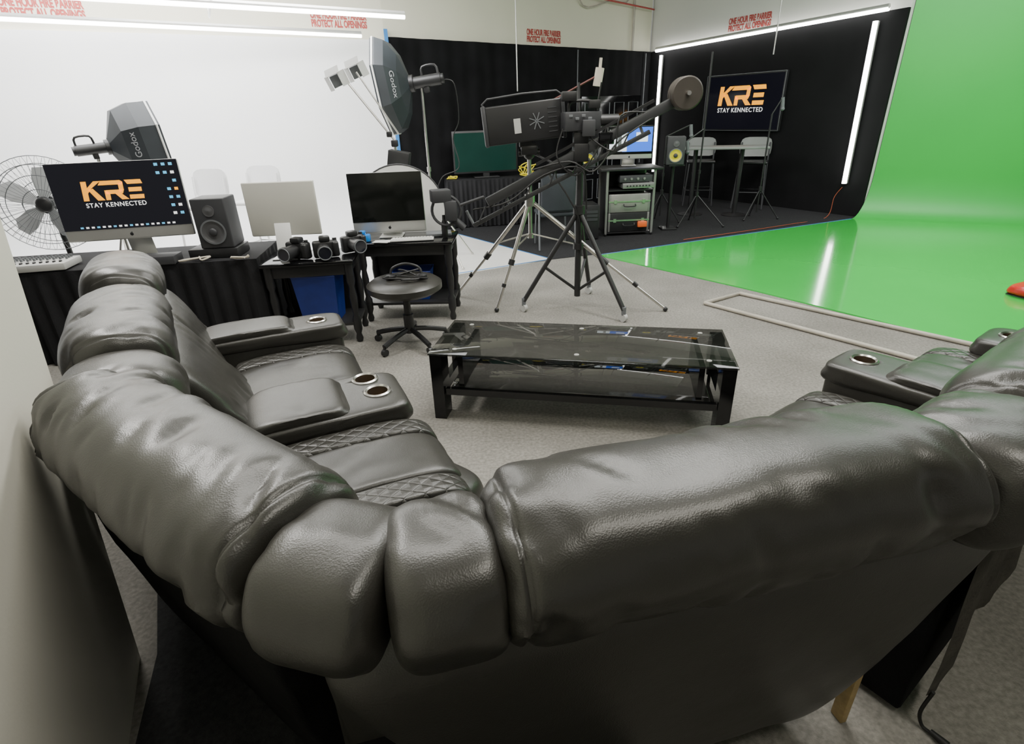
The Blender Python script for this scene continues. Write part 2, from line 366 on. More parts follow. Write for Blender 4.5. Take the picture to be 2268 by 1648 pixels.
# ---------------------------------------------------------------- sofa
def prof2(pts,n=6): return [Vector((0,y,z)) for y,z in [(q.x,q.y) for q in cat([Vector((y,z,0)) for y,z in pts],n,True)]]
def cushion(pts,x0,x1,k=4.5,nx=48,wr=.006,seed=0,fx=9,sk=0.0,taper=0.0,seam=0):
    P=prof2(pts);c=sum(P,Vector())/len(P);b=B();rows=[]
    for i in range(nx+1):
        w=-1+2*i/nx;u=math.sin(w*math.pi/2)
        s=max((1-min(1,abs(u))**k),0)**(1/k)
        row=[]
        dip=seam*math.exp(-((abs(u)-.925)/.013)**2)
        for j,q in enumerate(P):
            d=(q-c)
            hw=(x1-x0)/2*(1+taper*(d.z/.2));x=(x0+x1)/2+u*hw
            ang=math.atan2(d.z,d.y)
            ca,sa=math.cos(ang),math.sin(ang)
            nv=noise.noise(Vector((x*fx+seed*7.1+.35*ang,ca*.7+seed,sa*.7)))
            nv3=noise.noise(Vector((x*fx*2.8+seed*3.1+1.6*ca,ca*1.5+seed,sa*1.5)))
            msk=max(0,noise.noise(Vector((x*2.7+seed*1.7,ca*1.6,sa*1.6+seed)))+.22)
            nv2=noise.noise(Vector((x*2.2+seed,ca*1.3,sa*1.3+seed)))
            edge=abs(u)**5
            dd=wr*(nv*(.5+1.8*edge)+(nv3-.6*abs(nv3))*(2.6*msk+1.8*edge)+.9*nv2)-dip
            row.append(b.bm.verts.new(Vector((x+sk*(d.z),0,0))+c+d*s+d.normalized()*dd*s))
        rows.append(row)
    n=len(P)
    for i in range(nx):
        for j in range(n): b.bm.faces.new((rows[i][j],rows[i][(j+1)%n],rows[i+1][(j+1)%n],rows[i+1][j]))
    b.bm.faces.new(rows[0]);b.bm.faces.new(rows[-1][::-1])
    bmesh.ops.remove_doubles(b.bm,verts=b.bm.verts,dist=.0004)
    return b
HEAD=[(-.03,.75),(-.12,.77),(-.170,.84),(-.185,.93),(-.13,1.015),(-.01,1.04),(.11,1.01),(.168,.92),(.14,.78),(.05,.72)]
BACK=[(.02,.82),(.15,.80),(.24,.66),(.30,.50),(.28,.42),(.12,.38),(.02,.5)]
REAR=[(-.02,.86),(-.11,.78),(-.08,.40),(-.02,.10),(.06,.06),(.10,.1),(.08,.5),(.06,.84)]
SEAT=[(.22,.30),(.24,.44),(.34,.475),(.6,.485),(.85,.475),(.96,.42),(.98,.28),(.93,.22),(.5,.2)]
FOOT=[(.93,.36),(.99,.30),(1.0,.18),(.97,.07),(.92,.06),(.90,.2)]
def dz(pts,dy,dzv,s=1.0): return [((y)*s+dy,z+dzv) for y,z in pts]
def head(e,M,x0,x1,seed,k=8,dzz=0,wr=.009,sc=1.0,taper=0,name='headrest_pillow',seam=.009):
    return cushion([(y*sc,(z-.87)*sc+.87+dzz) for y,z in HEAD],x0,x1,k,150,wr,seed,6,taper=taper,seam=seam if (x1-x0)>.5 else 0).obj(name,M_lea,e,M)
def seatpart(e,M,x0,x1,seed,yo=0,ys=1.0,q=.13,foot=True,zo=0):
    g=lambda pts:[(.22+(y-.22)*ys+yo,z+zo) for y,z in pts]
    cushion(g(SEAT),x0+q-.004,x1-q+.004,12,40,.005,seed+5,5).obj('seat',M_lea,e,M)
    cushion(g(SEAT),x0+.004,x0+q,8,16,.002,seed+6,5).obj('seat_border',M_quilt,e,M,label='diamond quilted leather seat border')
    cushion(g(SEAT),x1-q,x1-.004,8,16,.002,seed+7,5).obj('seat_border',M_quilt,e,M,label='diamond quilted leather seat border')
    if foot: cushion(g(FOOT),x0+.01,x1-.01,8,24,.004,seed+8,5).obj('footrest',M_lea,e,M)
    B().box(((x0+x1)/2,.22+yo+.35*ys,.14+zo/2),(x1-x0-.04,.7*ys,.18+zo),bev=.01).obj('base',M_fab,e,M)
def console(e,M,x0,x1,y0,y1,z,cups,lidend,seed=0):
    xc=(x0+x1)/2
    b1=B().box((xc,(y0+y1)/2,z/2),(x1-x0-.01,y1-y0,z-.03),bev=.035,seg=4).obj('armrest_body',M_lea,e,M)
    PAD=[(y0+.02,z-.05),(y0,z-.01),(y0+.05,z+.015),((y0+y1)/2,z+.02),(y1-.03,z+.015),(y1+.02,z-.02),(y1+.0,z-.08),((y0+y1)/2,z-.06)]
    b2=cushion(PAD,x0-.005,x1+.005,7,24,.002,seed,4).obj('armrest_top',M_lea,e,M)
    LID=[(y0+.03,z+.0),(y0+.02,z+.03),(y0+.08,z+.05),((y0+lidend)/2,z+.055),(lidend-.05,z+.05),(lidend,z+.03),(lidend-.01,z+.0)]
    cushion(LID,x0+.01,x1-.01,7,24,.003,seed+1,5).obj('storage_lid',M_lea,e,M)
    for cx,cy,rr in cups:
        c=B().cyl((cx,cy,z-.07),(cx,cy,z+.1),rr-.001,n=32).obj('cutter',M_blk,e,M)
        cut(b1,c);cut(b2,c);bpy.data.objects.remove(c)
        h=B();h.lathe([(rr+.012,z+.014),(rr+.013,z+.022),(rr+.006,z+.027),(rr-.002,z+.020)],(cx,cy,0),32,False)
        h.obj('cup_holder_ring',M_metal,e,M,label='chrome cup holder ring')
        B().lathe([(rr-.002,z+.021),(rr-.004,z-.066),(.001,z-.067)],(cx,cy,0),32,False).obj('cup_holder_well',M_conein,e,M,label='shiny bronze lined cup holder recess',recalc=False)
def rearpanel(e,M,x0,x1,seed,k=20,taper=0,m=None): cushion(REAR,x0,x1,k,40,.004,seed,4,taper=taper).obj('rear_panel',m or M_lea,e,M)
def fr(o,ang,base): return Matrix.Translation(Vector((o[0],o[1],0))-Vector(base))@Matrix.Rotation(rad(ang),4,'Z')
# left section
bL=(-1.1,1.8,0);eL=T('reclining_sofa','black leather reclining sofa section with cup holder console beside the wall','sofa',bL,0,'leather sofa sections')
MA=fr((-.435,.815),-36.8,bL);MB=fr((-1.19,1.48),-58.4,bL);MS=fr((-1.015,1.90),-66,bL);MW=fr((-.305,.745),-16,bL)
head(eL,MA,-.96,.03,1,9,0,.011)
cushion([(y,z) for y,z in BACK],-.95,-.05,8,40,.005,61,5).obj('backrest',M_lea,eL,MA)
rearpanel(eL,MA,-1.0,.0,5,20,m=M_fab)
head(eL,MW,-.14,.105,11,5.0,-.02,.008,.90,name='corner_pillow')
B().box((-.02,.06,.40),(.16,.16,.70),bev=.02).obj('base',M_fab,eL,MW)
head(eL,MB,-.24,.06,12,4,-.04,.008,name='console_pillow')
head(eL,MB,-.99,-.20,2,6,.015,.010)
head(eL,MB,-1.18,-.95,13,4,-.04,.008,name='console_pillow')
head(eL,MB,-1.72,-1.13,14,5,.03,.010)
cushion([(.02,.86),(.16,.88),(.30,.66),(.40,.46),(.30,.40),(.12,.38),(.02,.5)],-.95,-.2,8,60,.009,62,6).obj('backrest',M_lea,eL,MB)
cushion([(.02,.86),(.16,.88),(.28,.66),(.34,.46),(.28,.40),(.12,.38),(.02,.5)],-1.5,-.93,8,60,.008,63,6).obj('backrest',M_lea,eL,MB)
rearpanel(eL,MB,-1.6,.0,7,30)
console(eL,MS,-.185,.185,-.06,.56,.575,[(-.115,.44,.045),(.03,.465,.045)],.32,3)
console(eL,MS,-1.14,-.88,-.28,.46,.59,[(-1.0,.34,.042)],.20,4)
seatpart(eL,MS,.185,.74,8,-.32,.98,zo=.06)
seatpart(eL,MS,-.87,-.19,9,-.36,.84,zo=.03)
cushion(dz(SEAT,-.09,.0),-.66,-.20,5,24,.006,21,5).obj('corner_seat',M_lea,eL,MA)
# right section
bR=(.6,1.3,0);eR=T('reclining_sofa','black leather reclining sofa section with large headrest pillows, seen from behind','sofa',bR,0,'leather sofa sections')
MR=fr((-.166,.735),13.3,bR);MN=fr((1.10,1.05),35,bR)
head(eR,MR,.115,1.10,31,9,.022,.011)
cushion([(y,z) for y,z in BACK],.14,1.05,8,40,.005,64,5).obj('backrest',M_lea,eR,MR)
seatpart(eR,MR,.25,.95,30,0,.42,foot=False)
head(eR,MR,-.075,.13,32,5,-.005,.008,.90,name='corner_pillow')
rearpanel(eR,MR,-.05,1.16,33,16,.13)
head(eR,MN,-.24,.14,34,4,.0,.008,.95,name='corner_pillow')
head(eR,MN,.12,.86,35,7)
cushion(BACK,.15,.84,8,40,.005,65,5).obj('backrest',M_lea,eR,MN)
seatpart(eR,MN,.24,.90,39,-.03,.82)
head(eR,MN,.86,1.2,36,4,-.04,.006,name='console_pillow')
head(eR,MN,1.18,1.95,37,7)
seatpart(eR,MN,1.22,1.85,40,-.03,.62)
console(eR,MN,.94,1.23,.10,.77,.565,[(1.085,.67,.045)],.53,41)
console(eR,MN,1.80,2.10,-.08,.46,.55,[(1.95,.36,.042)],.22,42)
B().box((1.02,.03,.36),(2.1,.16,.68),bev=.01).obj('base',M_fab,eR,MN)
B().box((1.13,.0,.12),(.022,.04,.24),bev=.004).obj('frame_leg',M_wood,eR,MR,label='bare wooden frame leg')
b=B();n=26;rows=[]
for i in range(n+1):
    t=i/n;rows.append([b.bm.verts.new((-.03+t*.70,-.078-.010*math.sin(t*11)*(1.2-s)-.012*(1-s)-.004*math.sin(t*37+s*6),.74-.60*(1-s)*(1-.35*t)-.03*math.sin(t*14)*(1-s))) for s in (1,.8,.6,.4,.2,0)])
for i in range(n):
    for j in range(5): b.bm.faces.new((rows[i][j],rows[i+1][j],rows[i+1][j+1],rows[i][j+1]))
b.obj('dust_cover',M_flap,eR,MN,label='loose grey dust cover fabric hanging down')
e=T('electric_cable','black electric cable with plug lying behind the sofa','cable',(1.16,.915,0))
B().tube([(-.02,.04,.16),(-.02,.05,.06),(-.01,.04,.014),(0,.02,.012)],.005,8,5).obj('cord',M_cable,e)
B().cyl((0,.02,.016),(.02,-.02,.016),.008,.012).box((.03,-.04,.014),(.025,.035,.022),rz=.5,bev=.006).obj('plug',M_cable,e)
# ---------------------------------------------------------------- coffee table
e=T('coffee_table','low two tier black glass coffee table with gloss slab legs','table',(.40,2.93,0),rad(-11.5))
W=1.68;D=.56
B().box((0,0,.425),(W,D,.012),bev=.004).obj('glass_top',M_glass,e)
B().box((0,0,.20),(W-.22,D-.10,.012),bev=.003).obj('lower_shelf',M_glass,e)
for sx in(-1,1):
    for sy in(-1,1):
        B().box((sx*(W/2-.04),sy*(D/2-.075),.2085),(.07,.12,.417)).obj('leg',M_gloss,e,smooth=False)
    B().box((sx*(W/2-.04),0,.38),(.05,D-.27,.06)).obj('side_rail',M_gloss,e,smooth=False)
    B().box((sx*(W/2-.04),0,.17),(.05,D-.27,.06)).obj('side_rail',M_gloss,e,smooth=False)
    B().box((sx*(W/2-.17),0,.3),(.03,D-.14,.20)).obj('inner_panel',M_gloss,e,smooth=False)
for sy in(-1,1):
    B().box((0,sy*(D/2-.05),.175),(W-.16,.03,.04)).obj('long_rail',M_gloss,e,smooth=False)
for x,y in ((-.7,-.2),(-.7,.2),(.7,-.2),(.7,.2),(0,.2),(0,-.2)):
    B().cyl((x,y,.430),(x,y,.434),.014).obj('glass_mount',M_alu,e,label='small silver glass mounting disc')
# ---------------------------------------------------------------- desks
def draped(name,lab,loc,rz,w,d,h):
    e=T(name,lab,'table',loc,rz)
    B().box((0,0,h-.012),(w,d,.024),bev=.008).obj('table_top',M_cloth,e)
    b=B();per=[];N=260
    L=[(-w/2,-d/2),(w/2,-d/2),(w/2,d/2),(-w/2,d/2),(-w/2,-d/2)];tot=0;segs=[]
    for i in range(4): segs.append((Vector(L[i]),Vector(L[i+1])));tot+=(segs[-1][1]-segs[-1][0]).length
    for i in range(N+1):
        t=tot*i/N
        for s0,s1 in segs:
            l=(s1-s0).length
            if t<=l+1e-6: break
            t-=l
        dd=(s1-s0).normalized();nr=Vector((dd.y,-dd.x));q=s0+dd*t
        am=.018*math.sin(i*1.25)+.01*math.sin(i*.47)
        per.append([b.bm.verts.new((*(q+nr*(am*kk+.005)),zz)) for zz,kk in ((h-.002,.0),(h-.06,.5),(.35,1),(.012,1.3))])
    for i in range(N):
        for j in range(3): b.bm.faces.new((per[i][j],per[i+1][j],per[i+1][j+1],per[i][j+1]))
    b.obj('table_skirt',M_cloth,e);return e
draped('draped_table','long desk covered with a pleated black cloth',(-3.03,4.25,0),rad(8),2.2,.66,.72)
def legtable(lab,loc,rz,w,d,h):
    e=T('side_table',lab,'table',loc,rz,'small black turned leg tables')
    B().box((0,0,h-.015),(w,d,.03),bev=.01,seg=3).obj('table_top',M_gloss,e)
    B().box((0,0,h-.075),(w-.08,d-.08,.09),bev=.004).obj('apron',M_blk,e)
    B().box((0,0,.16),(w-.06,d-.06,.025),bev=.004).obj('lower_shelf',M_blk,e)
    B().box((0,d/2-.04,.38),(w-.08,.012,.46)).obj('back_panel',M_blk,e)
    for sx in(-1,1):
        for sy in(-1,1):
            B().lathe([(.022,0),(.03,.03),(.02,.07),(.034,.11),(.034,.2),(.02,.23),(.028,.3),(.032,.38),(.022,.46),(.034,.5),(.034,h-.03)],(sx*(w/2-.05),sy*(d/2-.05),0),16).obj('leg',M_blk,e)
    return e
legtable('small black wooden table with turned legs holding cameras',(-1.55,4.28,0),rad(6),.70,.46,.68)
legtable('small black wooden table with turned legs under the silver computer',(-.87,4.78,0),rad(-2),.84,.46,.70)
def bin_(loc,lab,s=1):
    e=T('waste_bin',lab,'bin',loc,0,'blue waste bins');b=B()
    v0=[(-.14,-.1),(.14,-.1),(.14,.1),(-.14,.1)];v1=[(x*1.22,y*1.22) for x,y in v0];v2=[(x*1.15,y*1.15) for x,y in v0]
    R0=[b.bm.verts.new((x,y,0)) for x,y in v0];R1=[b.bm.verts.new((x,y,.36*s)) for x,y in v1];R2=[b.bm.verts.new((x,y,.36*s)) for x,y in v2];R3=[b.bm.verts.new((x*.95,y*.95,.01)) for x,y in v0]
    b.bm.faces.new(R0)
    for P,Q in((R0,R1),(R1,R2),(R2,R3)):
        for i in range(4): b.bm.faces.new((P[i],P[(i+1)%4],Q[(i+1)%4],Q[i]))
    b.bm.faces.new(R3);b.obj('bin_body',M_blue,e,smooth=False)
    B().tube([(-.17,-.122,.36*s),(.17,-.122,.36*s),(.17,.122,.36*s),(-.17,.122,.36*s)],.008,6,0,True).obj('bin_rim',M_blue,e)
bin_((-1.52,4.24,.175),'blue plastic waste basket on the lower shelf of a black table',1.05)
bin_((-.85,4.74,.175),'blue plastic waste basket under the silver computer table',.7)
# ---------------------------------------------------------------- computers
def imac(lab,loc,rz,w=.65,h=.52,on=None,back=False,zb=.17,tilt=0,chin=.075):
    e=T('desktop_computer',lab,'computer',loc,rz);ch=chin*h/.52
    Mt=Matrix.Translation((0,0,zb))@Matrix.Rotation(tilt,4,'X')
    hb=B().box((0,0,h/2),(w,.022,h),bev=.010,seg=3)
    if not back: hb.box((0,.014,h*.5),(w*.8,.022,h*.75),bev=.010,seg=3)
    hb.obj('housing',M_shell if back else M_alu,e,Mt)
    B().box((0,-.0125,ch+(h-ch)/2),(w-.006,.003,h-ch-.004)).obj('screen_glass',M_screenoff if on!='logo' else M_screenblk,e,Mt)
    st=B();st.box((0,.07,.004),(.2,.19,.008),bev=.003)
    st.box((0,.10,zb*.5+.05),(.17 if not back else .12,.008,zb+.12),rx=rad(12),bev=.003);st.obj('stand',M_white if back else M_alu,e)
    if on=='logo':
        logo(e,Mt@Matrix.Translation((-.03*w/.65,-.0145,ch+(h-ch)*.50))@FACE,w*.45)
        for i in range(3):
            for j in range(7):
                if (i==0 and j>1) or (i==1 and j==2): continue
                mm=M_orange if (i==2 and j==3) else (M_txtw if (i+j)%4==3 else M_icon)
                B().box((w*.33+i*w*.056,-.0148,h-.032*h/.52-j*h*.105),(w*.028,.002,h*.035)).obj('desktop_icon',mm,e,Mt,smooth=False)
        for i in range(18): B().box((-w*.36+i*w*.042,-.0148,ch+.02),(w*.022,.002,w*.014)).obj('dock_icon',M_txtw if i%3 else M_icon,e,Mt,smooth=False)
    if not back:
        B().sph((0,-.012,ch*.45),.012,(1,.15,1)).sph((.004,-.012,ch*.45+.014),.004,(.6,.3,1.4)).obj('fruit_emblem',M_blk,e,Mt,label='dark round emblem on the silver chin')
    return e
imac('large silver computer with gold and white logo on a black screen',(-2.80,4.14,.722),rad(12),.86,.54,'logo',zb=.165,tilt=rad(-4))
imac('silver desktop computer turned so its back shows',(-1.72,4.32,.682),rad(182),.54,.40,None,True,zb=.155)
imac('silver desktop computer with a dark switched off screen',(-1.01,4.78,.702),rad(3),.62,.49,None,zb=.045,tilt=rad(-2),chin=.095)
def speaker(lab,loc,rz,w,d,h,cone,grp=None):
    e=T('speaker',lab,'speaker',loc,rz,grp)
    B().box((0,0,h/2),(w,d,h),bev=.01,seg=3).obj('cabinet',M_dgrey,e)
    Rf=Matrix.Translation((0,-d/2-.001,0))@Matrix.Rotation(rad(90),4,'X')
    B().lathe([(w*.36,0),(w*.38,.008),(w*.33,.010),(w*.28,.002),(w*.12,-.004)],(0,h*.34,.001),32).obj('woofer',cone,e,Rf)
    B().lathe([(w*.37,.004),(w*.38,.012),(w*.33,.012)],(0,h*.34,.0),32,False).obj('woofer_ring',M_grey,e,Rf)
    B().sph((0,h*.34,.012),w*.12,(1,1,.5)).obj('dust_cap',M_dgrey,e,Rf)
    B().lathe([(w*.17,0),(w*.17,.006),(w*.12,.004),(w*.05,.012)],(0,h*.76,.001),24).obj('tweeter',M_speaker,e,Rf)
    return e
e=T('audio_box','low black audio unit under the speaker','electronics',(-2.24,4.25,.722),rad(5))
B().box((0,0,.035),(.36,.26,.07),bev=.008).obj('casing',M_blk,e)
speaker('black studio monitor speaker on an audio unit',(-2.20,4.25,.794),rad(6),.24,.24,.36,M_speaker)
def dslr(loc,rz):
    e=T('dslr_camera','black digital camera with lens standing on the small table','camera',loc,rz,'cameras on the small table')
    B().box((0,0,.05),(.14,.05,.095),bev=.014,seg=3).box((.055,-.018,.05),(.035,.05,.085),bev=.012,seg=3).obj('camera_body',M_blk,e)
    B().box((0,-.003,.108),(.06,.055,.03),bev=.01).obj('viewfinder_hump',M_blk,e)
    B().cyl((-.012,-.02,.05),(-.012,-.10,.05),.036,n=24).cyl((-.012,-.1,.05),(-.012,-.125,.05),.04,n=24).obj('lens',M_blk,e)
    B().cyl((-.012,-.120,.05),(-.012,-.1265,.05),.033,n=24).obj('lens_glass',M_lens,e)
    B().torus((-.012,-.127,.05),.036,.003,'Y',24).obj('lens_ring',M_grey,e)
    B().cyl((.055,0,.095),(.055,0,.107),.012).obj('dial',M_blk,e)
    e.scale=(1.35,1.35,1.35)
    return e
c1=dslr((-1.60,4.17,.683),rad(-15))
copy_thing(c1,(-1.40,4.19,.683),rad(20));copy_thing(c1,(-1.235,4.36,.683),rad(40))
e=T('audio_mixer','small white audio mixer with faders and knobs','mixer',(-3.42,3.97,.724),rad(12))
B().box((0,0,.03),(.42,.26,.05),bev=.008).obj('mixer_body',M_dull,e)
for i in range(9):
    for j in range(3): B().cyl((-.17+i*.042,.02+j*.035,.055),(-.17+i*.042,.02+j*.035,.075),.008,n=8).obj('knob',M_grey,e)
for i in range(9): B().box((-.17+i*.042,-.07,.058),(.014,.024,.014),bev=.003).obj('fader',M_blk,e)
e=T('tape_deck','flat black equipment box beside the computer','electronics',(-2.62,4.02,.724),rad(8))
B().box((0,0,.03),(.34,.16,.06),bev=.006).obj('casing',M_dgrey,e)
for k,(x,y) in enumerate(((-2.34,4.04),(-2.04,4.05))):
    pts=[(random.uniform(-.12,.12),random.uniform(-.05,.05),random.uniform(.006,.03)) for _ in range(8)]
    top(B().tube(pts,.006,6,5).obj('loose_cable',M_cabw,M=Matrix.Translation((x,y,.724))),'thin pale cable lying loose on the desk','cable','loose desk cables')
e=T('paper_pile','few white papers lying on the black table','papers',(-1.06,4.60,.702),rad(-12))
B().box((0,0,.002),(.14,.09,.003)).obj('sheet',M_dull,e,smooth=False)
B().box((.01,.0,.005),(.14,.09,.003),rz=.2).obj('sheet',M_white,e,smooth=False)
e=T('keyboard','flat white keyboard lying before the dark computer','keyboard',(-.80,4.61,.702),rad(4))
B().box((0,0,.012),(.36,.09,.014),bev=.004).obj('keyboard_body',M_white,e)
b=B()
for i in range(13):
    for j in range(4): b.box((-.156+i*.026,-.03+j*.020,.022),(.021,.016,.006))
b.obj('keys',M_white,e,kind='stuff')
e=T('tablet_box','flat grey device lying beside the keyboard','electronics',(-.60,4.82,.702),rad(8))
B().box((0,0,.012),(.22,.16,.024),bev=.004).obj('casing',M_grey,e)
e=T('spray_bottle','small black bottle standing on the table edge','bottle',(-.53,4.68,.702))
B().lathe([(.02,0),(.026,.01),(.026,.12),(.014,.15),(.012,.19)]).obj('bottle_body',M_blk,e)
top(B().box((0,0,.03),(.12,.07,.06),bev=.01).box((0,0,.075),(.05,.05,.03),bev=.01).obj('tape_dispenser',mat('bright_blue',(.02,.25,.75),.4,var=.2),M=Matrix.Translation((-1.22,4.64,.702))),'bright blue plastic desk item','stationery')
# ---------------------------------------------------------------- office stool
e=T('swivel_stool','round black padded swivel stool with star base','stool',(-.80,4.04,0))
B().lathe([(.10,.42),(.24,.43),(.285,.46),(.285,.50),(.25,.525),(.1,.53),(.001,.53)],n=40).obj('seat',M_lea,e)
B().lathe([(.05,.40),(.04,.42)],n=20).cyl((0,0,.10),(0,0,.42),.028).cyl((0,0,.1),(0,0,.25),.04).obj('gas_lift',M_blk,e)
for k in range(5):
    an=rad(20+72*k);c,s=math.cos(an),math.sin(an)
    B().tube([(0,0,.13),(c*.15,s*.15,.11),(c*.29,s*.29,.075)],.020,8,4).obj('base_arm',M_blk,e)
    B().cyl((c*.29-s*.015,s*.29+c*.015,.028),(c*.29+s*.015,s*.29-c*.015,.028),.028,n=16).cyl((c*.29,s*.29,.03),(c*.29,s*.29,.08),.01).obj('caster',M_blk,e)
e=T('headphones','tangled black headset and cables piled on the stool seat','headphones',(-.78,4.04,.532))
B().tube([(-.12,0,.02),(-.10,.02,.08),(0,.03,.11),(.10,.02,.08),(.12,0,.02)],.010,8,5).obj('headband',M_blk,e)
for sx in(-1,1): B().lathe([(.02,0),(.04,.01),(.04,.03),(.02,.04)],(sx*.12,0,.0)).obj('ear_cup',M_blk,e)
pts=[(random.uniform(-.18,.18),random.uniform(-.15,.15),.012+random.uniform(0,.03)) for _ in range(16)]
B().tube(pts,.006,6,5).obj('cable',M_cable,e)
# ---------------------------------------------------------------- fan
e=T('pedestal_fan','large grey pedestal fan with round wire guard behind the desk','fan',(-3.93,4.85,0))
FZ=1.07
B().lathe([(.24,0),(.24,.02),(.05,.04),(.03,.06)],n=32).obj('fan_base',M_blk,e)
B().cyl((0,.06,.04),(0,.06,FZ),.022).obj('pole',M_blk,e)
Mf=Matrix.Translation((0,0,FZ))@Matrix.Rotation(rad(25),4,'Z')@Matrix.Diagonal((.92,.92,.92,1))
B().cyl((0,.0,0),(0,.2,0),.085,.07,n=24).sph((0,-.03,0),.07,(1,.5,1)).obj('motor',M_blk,e,Mf)
for k in range(5):
    t=B();pl=[]
    for (x,y) in ((.05,-.03),(.14,-.09),(.27,-.12),(.33,-.06),(.32,.04),(.22,.06),(.05,.03)): pl.append((x,y))
    t.prism(pl,-.004,.004);t.xf(Matrix.Rotation(rad(90),4,'X')@Matrix.Rotation(rad(72*k+10),4,'Z')@Matrix.Rotation(rad(22),4,'X'))
    t.obj('fan_blade',M_fang,e,Mf@Matrix.Translation((0,-.02,0)))
b=B()
for rr,yy in ((.42,0),(.35,-.075),(.26,-.095),(.14,-.105),(.35,.075),(.2,.1)): b.torus((0,yy,0),rr,.0035,'Y',40,5)
for k in range(48):
    an=2*math.pi*k/48;c,s=math.cos(an),math.sin(an)
    b.tube([(c*.07,-.105,s*.07),(c*.26,-.095,s*.26),(c*.37,-.065,s*.37),(c*.42,0,s*.42),(c*.37,.07,s*.37),(c*.1,.11,s*.1)],.0018,4,2)
b.obj('wire_guard',M_grey,e,Mf)
# ---------------------------------------------------------------- tripods and lights
def stand(e,h,feet,hub,m,mid=None,r=.014):
    b=B();b.cyl((0,0,.25 if mid is None else mid),(0,0,h),r,n=12);b.cyl((0,0,h*.55),(0,0,h*.55+.05),r*1.7,n=12);b.cyl((0,0,hub-.03),(0,0,hub+.04),r*2.2,n=12)
    b.obj('pole',m,e)
    for f_ in feet: B().cyl((0,0,hub),(f_[0],f_[1],.015),r*.8,n=10).sph((f_[0],f_[1],.018),.018,n=10).obj('leg',m,e)
def softbox(lab,loc,feet,h,axis,Rr,depth,ks=(.62,.92),trot=0,ts=.3,hs=1.0):
    e=T('softbox_light',lab,'studio light',loc,0)
    stand(e,h-.05,feet,.75,M_metal)
    ax=Vector(axis).normalized();q=ax.to_track_quat('Z','Y').to_matrix().to_4x4();Mh=Matrix.Translation((0,0,h))@q
    def ring(b,r,z,n=8,ph=22.5): return [b.bm.verts.new((math.cos(rad(360/n*k+ph))*r,math.sin(rad(360/n*k+ph))*r,z)) for k in range(n)]
    b=B();rs=[ring(b,.08,.12),ring(b,Rr*ks[0],.12+depth*.28),ring(b,Rr*ks[1],.12+depth*.66),ring(b,Rr,.12+depth),ring(b,Rr,.12+depth+.05),ring(b,Rr*.97,.12+depth+.05),ring(b,Rr*.97,.12+depth)]
    for i in range(len(rs)-1):
        for k in range(8): b.bm.faces.new((rs[i][k],rs[i][(k+1)%8],rs[i+1][(k+1)%8],rs[i+1][k]))
    b.obj('softbox_shell',M_grey2,e,Mh,smooth=False)
    b=B();r1=ring(b,Rr*.97,.12+depth+.02);b.bm.faces.new(r1);b.obj('diffuser',M_white,e,Mh,smooth=False)
    b=B()
    P=[Vector((math.cos(rad(45*k+22.5))*Rr*1.005,math.sin(rad(45*k+22.5))*Rr*1.005,.12+depth+.025)) for k in range(8)]
    b.tube(P,.010,6,0,True);b.obj('white_rim',M_white,e,Mh)
    Mq=Mh@Matrix.Translation((0,0,.12))@Matrix.Diagonal((hs,hs,hs,1))@Matrix.Translation((0,0,-.12))
    B().cyl((0,0,-.22),(0,0,.10),.06,n=20).cyl((0,0,.08),(0,0,.13),.085,n=20).cyl((0,0,-.25),(0,0,-.22),.05,n=20).obj('strobe_head',M_blk,e,Mq)
    B().tube([(0,.06,-.20),(0,.14,-.18),(0,.14,-.04),(0,.06,-.02)],.012,8,3).obj('handle',M_blk,e,Mq)
    B().box((0,-.07,-.05),(.05,.08,.06),bev=.008).obj('bracket',M_blk,e,Mq)
    best=None
    for k in range(8):
        pa=[math.cos(rad(45*k+22.5)),math.sin(rad(45*k+22.5))];pb=[math.cos(rad(45*k+67.5)),math.sin(rad(45*k+67.5))]
        z0=.12+depth*.28;z1=.12+depth*.66;r0=Rr*ks[0];r1_=Rr*ks[1]
        A_=Vector((pa[0]*r0,pa[1]*r0,z0));B_=Vector((pb[0]*r0,pb[1]*r0,z0));C_=Vector((pa[0]*r1_,pa[1]*r1_,z1));D_=Vector((pb[0]*r1_,pb[1]*r1_,z1))
        ctr=(A_+B_+C_+D_)/4;xa=(B_-A_).normalized();ya=((A_+B_)-(C_+D_)).normalized();nz=xa.cross(ya).normalized()
        if nz.dot(ctr-Vector((0,0,ctr.z)))<0: xa=-xa;nz=-nz
        nw=(Mh.to_3x3()@nz)
        sc=nw.dot((Vector((.0,-1.0,.1))))
        if best is None or sc>best[0]: best=(sc,ctr,xa,ya,nz)
    sc,ctr,xa,ya,nz=best
    Mt=Matrix.Identity(4)
    for i in range(3): Mt[i][0]=xa[i];Mt[i][1]=ya[i];Mt[i][2]=nz[i];Mt[i][3]=ctr[i]+nz[i]*.004
    text('Godox',Rr*ts,M_txtg,e,Mh@Mt@Matrix.Rotation(rad(trot),4,'Z'),'lettering',bold=.0)
    return e,Mh
softbox('dark octagonal softbox on a stand behind the desk with strobe head',(-3.74,5.40,0),[(.4,.1),(-.3,.3),(-.2,-.15)],1.47,(1,.80,.10),.37,.36,ks=(.86,1.0),ts=.20,hs=.78)
e,Mh=softbox('tall dark softbox with white rim tilted on a silver light stand',(-.88,6.7,0),[(.42,.3),(-.35,.3),(.35,-.45)],1.98,(-1,.04,-.12),.50,.24,ts=.18)
B().tube([(.24,0,2.0),(.36,0,1.95),(.38,.05,1.6),(.3,.05,1.4),(.35,0,1.1),(.15,0,1.0),(.05,0,.8)],.006,6,5).obj('cable',M_cable,e)
e=T('panel_light','two small white panel lamps on an angled boom with clamps','studio light',(-1.04,5.60,0))
stand(e,1.45,[(.35,.2),(-.3,.25),(-.02,-.3)],.5,M_metal)
